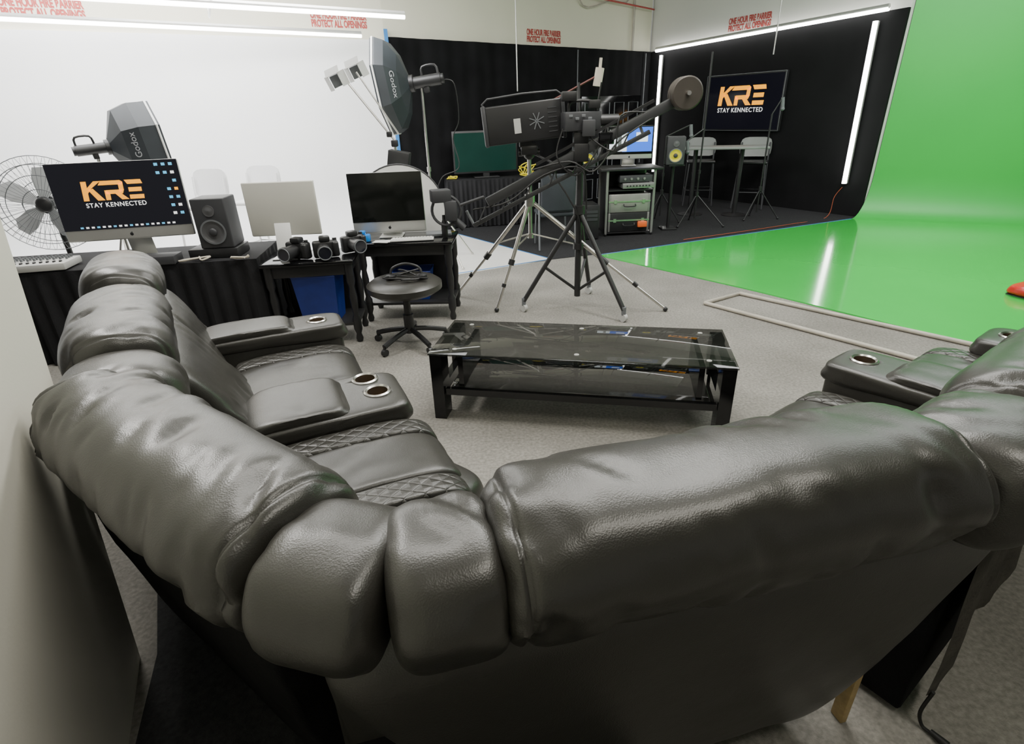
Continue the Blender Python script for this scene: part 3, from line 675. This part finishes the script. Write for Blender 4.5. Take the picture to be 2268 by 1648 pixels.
B().cyl((0,0,1.45),(-.38,-.05,1.98),.010,n=8).obj('boom',M_metal,e)
B().cyl((.05,0,1.5),(-.26,-.05,2.02),.008,n=8).obj('boom',M_metal,e)
for dx,dz_,dy in((-.44,1.96,-.05),(-.27,2.03,.02)):
    Ml=Matrix.Translation((dx,dy,dz_))@Matrix.Rotation(rad(-20),4,'Y')@Matrix.Rotation(rad(10),4,'X')
    B().box((0,0,0),(.10,.05,.10),bev=.006).obj('lamp_head',M_grey,e,Ml,smooth=False)
    for c_,d_,kw in (((-.07,-.04,.0),(.004,.09,.12),dict(rz=rad(35))),((.07,-.04,0),(.004,.09,.12),dict(rz=rad(-35))),((0,-.05,.08),(.13,.09,.004),dict(rx=rad(35)))):
        B().box(c_,d_,**kw).obj('barn_door',M_dull,e,Ml,smooth=False)
B().box((.03,-.03,1.27),(.20,.14,.17),bev=.01,ry=.2).obj('clamp_box',M_blk,e)
B().box((0,0,1.42),(.06,.06,.06),bev=.01).obj('clamp',M_blk,e)
B().box((-.04,0,1.5),(.05,.05,.05),bev=.01).obj('clamp',M_blk,e)
e=T('reflector_disc','round white reflector disc with thin rim behind the dark computer','reflector',(-.96,5.13,.008))
Mr=Matrix.Translation((0,0,.86))@Matrix.Rotation(rad(90),4,'X')
B().cyl((0,0,-.003),(0,0,.003),.40,n=48).obj('reflector_fabric',M_white,e,Mr)
B().torus((0,0,0),.40,.007,'Z',48).obj('rim',M_dgrey,e,Mr)
B().cyl((0,0.02,0),(0,.02,.55),.012).box((0,.02,.006),(.4,.12,.012)).obj('support',M_blk,e)
# silver tripod
e=T('camera_tripod','silver studio tripod with long spread legs','tripod',(.21,4.95,0))
B().cyl((0,0,.62),(0,0,1.32),.017,n=14).cyl((0,0,.9),(0,0,1.0),.045,n=16).cyl((0,0,.62),(0,0,.66),.026).obj('center_column',M_metal,e)
for fx_,fy in ((-.74,.3),(-.33,-.22),(1.18,-.36)):
    b=B();b.cyl((0,0,.95),(fx_*.55,fy*.55,.95*.45),.019,n=12).cyl((fx_*.5,fy*.5,.95*.5),(fx_,fy,.02),.013,n=12)
    b.obj('leg',M_metal,e)
    B().cyl((fx_*.52,fy*.52,.95*.48+.0),(fx_*.57,fy*.57,.95*.43),.028,n=12).obj('leg_joint',M_blk,e)
    B().cyl((fx_*.76,fy*.76,.25),(fx_*.79,fy*.79,.22),.02,n=12).obj('leg_joint',M_blk,e)
    B().sph((fx_,fy,.022),.022,n=12).obj('foot',M_blk,e)
    B().cyl((0,0,.66),(fx_*.40,fy*.40,.56),.007,n=8).obj('spreader',M_metal,e)
B().box((0,0,1.36),(.14,.12,.08),bev=.015).cyl((-.09,0,1.34),(.09,0,1.34),.03).sph((0,0,1.33),.05).obj('tripod_head',M_blk,e)
B().cyl((.04,-.03,1.33),(.34,-.30,1.2),.009).obj('pan_handle',M_blk,e)
e=T('light_panel_box','black boxy studio lamp with vents mounted on the silver tripod','studio light',(.18,4.95,1.405),rad(3))
Mb=Matrix.Rotation(rad(-5),4,'Y')
B().box((0,0,.17),(.62,.26,.29),bev=.012,seg=3).obj('lamp_housing',M_blk,e,Mb)
B().box((-.32,0,.17),(.03,.27,.305),bev=.006).obj('end_cap',M_dgrey,e,Mb)
B().box((.32,0,.17),(.03,.27,.305),bev=.006).obj('end_cap',M_dgrey,e,Mb)
B().box((-.06,-.132,.15),(.055,.004,.11)).obj('rating_label',M_dull,e,Mb,label='small white printed label')
b=B()
for k in range(4): b.box((.10,-.133,.17),(.13,.004,.007),ry=rad(45*k+22))
b.obj('vent_grille',M_grey,e,Mb)
b=B()
for k in range(6): b.box((.23,-.132,.08+k*.035),(.07,.005,.008))
b.obj('vent_slots',M_dgrey,e,Mb,kind='stuff')
B().tube([(-.30,-.10,.30),(-.28,-.10,.37),(.28,-.10,.37),(.30,-.10,.30)],.008,8,2).obj('carry_rail',M_dgrey,e,Mb)
B().box((0,0,.01),(.10,.10,.06)).obj('mount_plate',M_blk,e)
# crane / jib
M_iron=mat('iron_weight',(.07,.06,.05),.5,.3,var=.3)
e=T('camera_crane','black camera jib crane on a wheeled triangular stand','camera crane',(.62,4.76,0))
B().cyl((0,0,.12),(0,0,1.30),.028,n=16).cyl((0,0,.85),(0,0,.92),.05,n=16).cyl((0,0,.55),(0,0,.60),.045,n=16).obj('column',M_blk,e)
for fx_,fy in ((-.49,-.04),(.35,-.39),(.17,.43)):
    B().cyl((0,0,.88),(fx_,fy,.10),.021,n=12).obj('leg',M_blk,e)
    B().cyl((0,0,.17),(fx_*.6,fy*.6,.40),.013,n=10).obj('brace',M_blk,e)
    B().cyl((fx_,fy,.06),(fx_,fy,.13),.02,n=10).obj('caster_fork',M_grey,e)
    B().cyl((fx_-.012,fy-.01,.036),(fx_+.014,fy+.01,.036),.036,n=20).obj('caster_wheel',M_dull,e)
B().box((0,0,1.34),(.12,.16,.14),bev=.01).obj('pivot_head',M_blk,e)
P0=Vector((-1.02,-.10,.86));P1=Vector((.84,.04,1.74))
d=(P1-P0);ang=math.atan2(d.z,d.x)
Ma=Matrix.Translation((P0+P1)/2)@Matrix.Rotation(-ang,4,'Y');Ln=d.length
B().box((.12,.0,.0),(Ln-.30,.06,.075),bev=.006).obj('crane_arm',M_arm,e,Ma)
B().box((-.15,.0,-.115),(Ln-.45,.03,.034),bev=.004).obj('parallel_arm',M_arm,e,Ma)
B().box((.25,.0,.08),(Ln*.5,.025,.022)).obj('parallel_arm',M_blk,e,Ma)
for x in (-.95,-.6,-.2,.2,.6): B().cyl((x,0,-.11),(x,0,.02),.012,n=8).obj('arm_link',M_grey,e,Ma)
for k in range(7):
    x=-.9+k*.22;B().cyl((x,-.02,-.11),(x+.11,-.02,-.02),.006,n=6).obj('truss_strut',M_dgrey,e,Ma)
for k in range(3): B().lathe([(.02,-.02),(.11,-.02),(.12,-.012),(.12,.012),(.11,.02),(.02,.02)],n=32).xf(Matrix.Translation((Ln/2-.04,-.08+k*.05,.02))@Matrix.Rotation(rad(90),4,'X')).obj('counterweight',M_iron,e,Ma)
B().cyl((Ln/2-.04,-.14,.02),(Ln/2-.04,.12,.02),.016).obj('weight_bar',M_metal,e,Ma)
b=B();b.box((-1.08,-.1,.93),(.10,.10,.16),bev=.01).box((-1.16,-.1,1.05),(.16,.12,.10),bev=.01,rz=.3).cyl((-1.06,-.1,.86),(-.98,-.1,.78),.03).torus((-1.12,-.10,.93),.12,.012,'Y',24).cyl((-1.0,-.1,.97),(-.80,-.1,1.03),.012)
b.obj('remote_head',M_dgrey,e)
for pts in ([(-.9,-.03,.92),(-.6,-.06,.98),(-.3,-.06,1.18),(0,-.1,1.22),(.05,-.1,.9)],[(.0,-.08,1.5),(.25,-.1,1.35),(.3,-.08,1.6),(.5,-.05,1.62)],[(0,.1,1.4),(-.2,.0,1.2),(-.1,-.05,1.0),(0,-.05,.8),(.02,-.04,.5)],[(-.4,-.05,1.22),(-.1,-.1,1.28),(.1,-.1,1.2),(.3,-.08,1.42),(.6,-.05,1.6)]):
    B().tube(pts,.007,6,5).obj('cable',M_cable,e)
e=T('video_camera','black broadcast video camera rig with handle and cables on the crane','camera',(.62,4.76,1.42))
B().box((0,0,.15),(.30,.14,.14),bev=.012,rz=.2).obj('camera_body',M_dgrey,e)
B().cyl((.15,0,.15),(.30,.02,.15),.045,n=20).obj('lens',M_blk,e)
B().tube([(-.10,0,.22),(-.08,0,.29),(.08,0,.29),(.12,0,.22)],.012,8,4).obj('top_handle',M_blk,e)
B().box((-.10,-.02,.33),(.12,.08,.07),bev=.01).obj('viewfinder',M_blk,e)
B().box((.05,-.10,.10),(.10,.05,.12),bev=.008).obj('battery',M_dgrey,e)
B().box((.20,-.06,.02),(.13,.03,.09),bev=.006,rz=.3).obj('side_monitor',M_gloss,e)
for k in range(4): B().box((-.09+k*.05,-.09,.19-.02*(k%2)),(.03,.012,.02),bev=.002).obj('control_button_block',M_grey,e)
B().box((.10,-.02,.27),(.09,.07,.06),bev=.006).obj('receiver_box',M_blk,e)
B().cyl((.13,-.02,.29),(.15,-.02,.42),.006,n=8).obj('antenna',M_blk,e)
B().box((0,0,.03),(.12,.1,.08),bev=.005).obj('mount_plate',M_blk,e)
B().tube([(-.15,-.06,.1),(-.2,-.1,-.1),(-.05,-.1,-.25),(.1,-.1,-.1),(.2,-.06,.1)],.006,6,5).obj('cable',M_cable,e)
e=T('boom_microphone','thin boom pole with a tan microphone at its tip','microphone',(.62,4.92,1.57))
B().cyl((-.6,.03,-.02),(.16,.03,.33),.008,n=8).obj('boom_pole',mat('dark_red_metal',(.12,.03,.025),.4,.2,var=.3),e)
B().cyl((0,-.06,-.10),(0,.03,.28),.012,n=8).obj('mast',M_blk,e)
B().cyl((.15,.03,.25),(.17,.03,.38),.035,n=16).cyl((.17,.03,.38),(.175,.03,.45),.012,n=10).obj('microphone_head',M_cabw,e)
# ---------------------------------------------------------------- black stacking chair
e=T('padded_chair','grey black padded chair seen from behind','chair',(.62,7.30,.006),rad(8))
M_chf=mat('chair_fabric',(.030,.036,.044),.7,var=.3,bump=.2)
B().box((0,0,.45),(.45,.43,.06),bev=.025,seg=3).obj('seat',M_chf,e)
B().box((0,-.24,.72),(.44,.05,.46),bev=.024,seg=4,rx=rad(6)).obj('backrest',M_chf,e)
for sx in(-1,1):
    B().tube([(sx*.235,-.24,.85),(sx*.235,-.2,.42),(sx*.24,-.24,.012)],.012,8,3).obj('leg',M_grey,e)
    B().tube([(sx*.2,.18,.42),(sx*.21,.22,.012)],.012,8,0).obj('leg',M_grey,e)
# ---------------------------------------------------------------- equipment rack
e=T('equipment_rack','open metal equipment rack on wheels holding cases and a mixer','rack',(1.72,8.08,.006),rad(3))
for sx in(-1,1):
    for sy in(-1,1):
        B().box((sx*.33,sy*.24,.46),(.03,.03,.86)).obj('rack_post',M_post,e)
        B().sph((sx*.33,sy*.24,.024),.024,n=10).obj('caster',M_blk,e)
B().box((0,0,.895),(.86,.56,.03),bev=.004).obj('rack_top',M_blk,e)
B().box((0,.22,.48),(.64,.01,.84)).obj('back_panel',M_blk,e)
B().box((-.315,.0,.48),(.008,.46,.84)).obj('side_panel',M_blk,e)
for z in (.045,.62): B().box((0,0,z),(.64,.5,.015)).obj('rack_shelf',M_blk,e)
e=T('sound_mixer','flat grey mixing console on the rack','mixer',(1.83,7.96,.645),rad(3))
B().box((0,0,.04),(.44,.28,.07),bev=.006).obj('mixer_body',M_post,e)
for i in range(8):B().cyl((-.16+i*.044,-.140,.04),(-.16+i*.044,-.155,.04),.010,n=8).obj('knob',M_blk,e)
e=T('amplifier','black rack amplifier on top of the grey mixer','electronics',(1.80,7.98,.725),rad(3))
B().box((0,0,.05),(.46,.26,.09),bev=.004).obj('amplifier_body',M_dgrey,e)
for i in range(4):B().cyl((-.16+i*.09,-.130,.05),(-.16+i*.09,-.148,.05),.016,n=10).obj('knob',M_post,e)
def case(lab,z,m,h):
    e=T('equipment_case',lab,'case',(1.72,8.05,z),rad(3),'flight cases in the rack')
    B().box((0,0,h/2),(.58,.40,h),bev=.012).obj('case_shell',m,e)
    B().box((0,-.202,h*.6),(.59,.01,.02)).obj('case_seam',M_metal,e)
    for sx in(-1,1): B().box((sx*.2,-.206,h*.6),(.04,.015,.05)).obj('latch',M_metal,e)
    B().tube([(-.08,-.21,h*.45),(-.07,-.24,h*.35),(.07,-.24,h*.35),(.08,-.21,h*.45)],.008,8,3).obj('handle',M_blk,e)
    for sx in(-1,1):
        B().box((sx*.28,-.19,h/2),(.03,.03,h),bev=.006).obj('corner_guard',M_post,e)
    return e
ec=case('black equipment case with metal corners at the rack bottom',.062,M_blk,.26)
B().box((.19,-.235,.10),(.13,.05,.08),bev=.01).obj('tag',mat('orange_plastic',(.8,.15,.03),.5,var=.2),ec,label='orange tag pouch')
case('silver aluminium equipment case stacked on a black case',.325,mat('case_aluminium',(.36,.36,.33),.4,.5,var=.2),.25)
e=T('computer_tower','tall black computer tower standing beside the rack','computer',(1.16,7.82,.006),rad(5))
B().box((0,0,.24),(.20,.40,.46),bev=.01).obj('tower_case',M_blk,e)
for k in range(3): B().box((0,-.203,.38-k*.05),(.15,.006,.035)).obj('drive_bay',M_dgrey,e)
e=imac('silver computer showing a blue desktop with open windows',(1.74,8.1,.922),rad(-6),.62,.42,None,zb=.09)
M_bs=mat('screen_blue',(.03,.12,.6),.3,emit=(.03,.13,.75),es=1.2)
M_ws=mat('screen_pale',(.8,.85,.9),.3,emit=(.75,.82,.9),es=.9)
Mz=Matrix.Translation((0,0,.09))
B().box((.10,-.0155,.25),(.40,.003,.31)).obj('screen_window',M_bs,e,Mz)
B().box((-.16,-.017,.24),(.24,.003,.28)).obj('screen_window',M_ws,e,Mz)
B().box((.16,-.0175,.28),(.16,.002,.12)).obj('screen_window',M_ws,e,Mz)
B().box((-.14,-.019,.23),(.05,.002,.20)).obj('screen_picture',M_grey,e,Mz)
speaker('small black monitor speaker with a yellow cone',(2.40,8.15,.92),rad(-14),.24,.30,.36,M_yel,'yellow cone speakers')
speaker('small black monitor speaker with a yellow cone',(1.14,8.15,.92),rad(6),.22,.28,.32,M_yel,'yellow cone speakers')
for (x,s) in ((2.40,1),(1.14,1)):
    e=T('speaker_stand','black column stand under a monitor speaker','stand',(x,8.15,.006),0,'speaker stands')
    B().cyl((0,.05,.01),(0,.05,.9),.025).obj('column',M_blk,e);B().box((0,0,.905),(.22,.28,.014)).obj('plate',M_blk,e);B().box((0,.05,.012),(.22,.22,.024),bev=.004).obj('foot_plate',M_blk,e)
draped('draped_table','low table covered in black cloth by the drape',(-.28,9.15,.006),rad(8),1.35,.5,.72)
e=T('television','flat television with a dark screen and painted green reflection on a draped table','television',(-.30,9.15,.728),rad(10))
B().box((0,0,.38),(1.02,.05,.62),bev=.01).obj('bezel',M_blk,e)
B().box((0,-.0265,.38),(.97,.003,.56)).obj('screen_glass',mat('painted_green_reflection',(.006,.028,.022),.15,var=.2,emit=(.01,.045,.03),es=.25),e)  # reflected green is put into the screen colour and a weak glow
B().box((0,0,.012),(.4,.2,.02),bev=.004).box((0,0,.05),(.1,.04,.08)).obj('stand',M_blk,e)
pts=[(random.uniform(-.16,.16),random.uniform(-.04,.04),random.uniform(.01,.2)) for _ in range(18)]
top(B().tube(pts,.009,6,5).obj('extension_cable',M_yel,M=Matrix.Translation((.37,9.05,.73))),'tangled bright yellow extension cable','cable')
pts=[(random.uniform(-.08,.08),random.uniform(-.03,.03),random.uniform(.01,.06)) for _ in range(10)]
top(B().tube(pts,.009,6,5).obj('extension_cable',M_yel,M=Matrix.Translation((-.84,9.0,.73))),'small coil of yellow cable','cable')
e=T('panelled_door','black panelled double door flat standing before the drape','door',(1.98,11.0,.006),math.atan2(.481,.877))
B().box((0,0,.93),(1.36,.05,1.86),bev=.005).obj('door_slab',M_gloss,e)
for i in range(4):
    for z,h in ((1.5,.5),(.85,.6),(.28,.35)):
        x=-.5+i*.333;b=B()
        b.tube([(x-.11,-.03,z-h/2),(x+.11,-.03,z-h/2),(x+.11,-.03,z+h/2),(x-.11,-.03,z+h/2)],.010,4,0,True)
        b.obj('door_moulding',M_grey,e,smooth=False)
# ---------------------------------------------------------------- wall TV
e=T('wall_television','large wall television showing a gold logo with white lettering','television',TV(1.38,.14,1.68),angT)
B().box((0,0,0),(1.56,.06,.90),bev=.008).obj('bezel',M_blk,e)
B().box((0,-.0315,0),(1.51,.003,.85)).obj('screen_glass',M_screenblk,e)
B().tube([(-.777,-.034,-.446),(.777,-.034,-.446),(.777,-.034,.446),(-.777,-.034,.446)],.005,4,0,True).obj('bezel_edge',M_grey,e)
logo(e,Matrix.Translation((-.02,-.0345,.02))@FACE,.90)
# ---------------------------------------------------------------- bar set
def barstool(lab,loc,rz,m1,m2,grp,h=.75,leg=M_metal,sc=1.12):
    e=T('bar_stool',lab,'stool',loc,rz,grp)
    B().box((0,0,h),(.42,.40,.045),bev=.02,seg=3).obj('seat',m2,e)
    b=B();n=16;rows=[]
    for z,wf in ((h+.07,.60),(h+.085,.86),(h+.12,.97),(h+.2,1.0),(h+.29,.98),(h+.345,.90),(h+.37,.74),(h+.38,.5)):
        rows.append([(math.sin(rad(-42+84*i/n))*.34*wf,.235-.10*(1-math.cos(rad((-42+84*i/n)*wf)))*1.5+ (z-h)*.12,z) for i in range(n+1)])
    V=[[b.bm.verts.new(p_) for p_ in r__] for r__ in rows];V2=[[b.bm.verts.new((p_[0],p_[1]+.018,p_[2])) for p_ in r__] for r__ in rows]
    m_=len(rows)-1
    for i in range(n):
        for j in range(m_):
            b.bm.faces.new((V[j][i],V[j][i+1],V[j+1][i+1],V[j+1][i]));b.bm.faces.new((V2[j][i],V2[j][i+1],V2[j+1][i+1],V2[j+1][i]))
        b.bm.faces.new((V[m_][i],V[m_][i+1],V2[m_][i+1],V2[m_][i]));b.bm.faces.new((V[0][i],V[0][i+1],V2[0][i+1],V2[0][i]))
    for j in range(m_):
        for i in (0,n): b.bm.faces.new((V[j][i],V[j+1][i],V2[j+1][i],V2[j][i]))
    b.obj('backrest',m1,e)
    for sx in(-1,1):
        B().tube([(sx*.20,.21,h+.30),(sx*.20,.18,h-.02),(sx*.22,.24,.01)],.012,8,3).obj('leg',leg,e)
        B().tube([(sx*.18,-.17,h-.02),(sx*.22,-.22,.01)],.012,8,0).obj('leg',leg,e)
    B().tube([(-.205,-.205,.28),(.205,-.205,.28),(.21,.215,.28),(-.21,.215,.28)],.009,8,0,True).obj('footrest_bar',leg,e)
    e.scale=(sc,sc,1);return e
M_back=mat('pale_grey_plastic',(.24,.25,.24),.45,var=.1)
barstool('bar stool with pale curved back and black seat',(4.25,9.85,.006),rad(-25),M_back,M_blk,'bar stools at the high table',leg=M_dgrey)
barstool('bar stool with pale curved back and black seat',(3.52,10.35,.006),rad(-15),M_back,M_blk,'bar stools at the high table',leg=M_dgrey)
barstool('tall white chair on the white set floor',(-3.50,6.5,.008),rad(-12),M_wchair,M_wchair,'white tall chairs',.78,M_wchair,1.0)
barstool('tall white chair on the white set floor',(-2.98,6.75,.008),rad(-12),M_wchair,M_wchair,'white tall chairs',.78,M_wchair,1.0)
e=T('bar_table','long narrow white high table on black pedestals','table',(3.42,9.25,.006),rad(-16))
B().box((0,0,1.04),(1.42,.5,.035),bev=.008).obj('table_top',M_back,e)
for sx in(-.35,.35):
    B().cyl((sx,0,.03),(sx,0,1.03),.035).obj('pedestal',M_blk,e);B().lathe([(.2,0),(.2,.012),(.04,.03)],(sx,0,0)).obj('pedestal_foot',M_blk,e)
def micstand(lab,loc,feet,h,arm,rz=0,extra=None):
    e=T('microphone_stand',lab,'microphone stand',loc,rz,'microphone stands')
    stand(e,h,feet,.45,M_blk,.1,.012)
    if extra: B().cyl((0,0,h-.05),(0,0,extra),.014).obj('mast',M_blk,e)
    B().cyl((0,0,h),arm,.010,n=8).obj('boom',M_blk,e)
    a_=Vector(arm);B().cyl(a_,a_+Vector((.02,0,-.14)),.025,n=14).sph(a_+Vector((.02,0,-.15)),.03).obj('microphone',M_grey,e)
    return e
micstand('tall black microphone tripod beside the high table',(2.86,8.42,.006),[(-.30,-.18),(.36,-.25),(.05,.4)],1.35,(-.24,-.05,1.2),extra=2.3)
micstand('microphone arm over the high table',(3.95,8.75,.006),[(-.25,-.15),(.3,-.1),(0,.25)],1.5,(.12,.0,1.72))
micstand('black microphone stand near the speaker',(2.42,8.75,.006),[(-.25,-.15),(.28,-.1),(0,.3)],1.25,(.35,.0,1.40))
top(B().tube([(2.4,7.40,.014),(3.3,7.77,.014),(4.3,8.22,.014),(5.0,8.62,.014),(5.12,8.72,.3),(5.2,8.70,.45)],.004,6,6).obj('floor_cable',M_cabr),'thin orange power cable along the black carpet edge','cable')
top(B().tube([(1.79,4.73,.018),(2.21,4.97,.018),(3.45,3.50,.018),(3.75,3.1,.018)],.018,10,0).tube([(1.79,4.73,.018),(2.75,3.47,.018),(3.1,3.0,.018)],.018,10,0).tube([(3.1,3.0,.018),(3.75,3.1,.018)],.018,10,0).obj('pipe_frame',M_pvc),'rectangular pale plastic pipe frame lying on the carpet','pipe frame')
e=T('sandbag','red weight bag lying on the green floor','bag',(4.80,4.66,.012),rad(20))
cushion([(-.14,.0),(-.17,.05),(-.1,.11),(.1,.11),(.17,.05),(.14,.0)],-.28,.28,3,24,.006,3,5).obj('bag_body',M_redp,e)
B().box((0,0,.005),(.48,.26,.01)).obj('bag_base',M_blk,e)
# ---------------------------------------------------------------- lighting
def area(loc,tgt,sx,sy,pw,col=(1,1,1)):  # unseen area lights added overhead to brighten the set
    l=bpy.data.lights.new('added_area_light','AREA');l.shape='RECTANGLE';l.size=sx;l.size_y=sy;l.energy=pw;l.color=col
    o=bpy.data.objects.new('added_area_light',l);COL.objects.link(o);o.location=loc
    d=Vector(tgt)-Vector(loc);o.rotation_euler=d.to_track_quat('-Z','Y').to_euler();return o
area((-3.2,5.6,3.0),(-3.8,8,1.0),4.5,.8,225)
area((-3.6,6.8,3.6),(-3.6,6.8,0),4,1,105)
area((5.3,5.6,4.1),(5.6,6.5,0),3,3,330)
area((1.2,4.5,4.2),(.8,4.2,0),3.5,.5,185,(1,.98,.93))
area((-.2,2.6,4.2),(-.2,2.3,0),3.0,.25,120,(1,.97,.90))
area((1.6,.2,3.9),(-.1,1.8,.6),2.2,.2,55,(1,.95,.84))
area((-2.9,3.7,4.1),(-1.6,1.7,0),.6,.6,95,(1,.97,.92))  # added to brighten the floor strip between near wall and sofa
w=bpy.data.worlds.new('world');w.use_nodes=True;S.world=w
w.node_tree.nodes['Background'].inputs[0].default_value=(.95,.95,.9,1);w.node_tree.nodes['Background'].inputs[1].default_value=.28
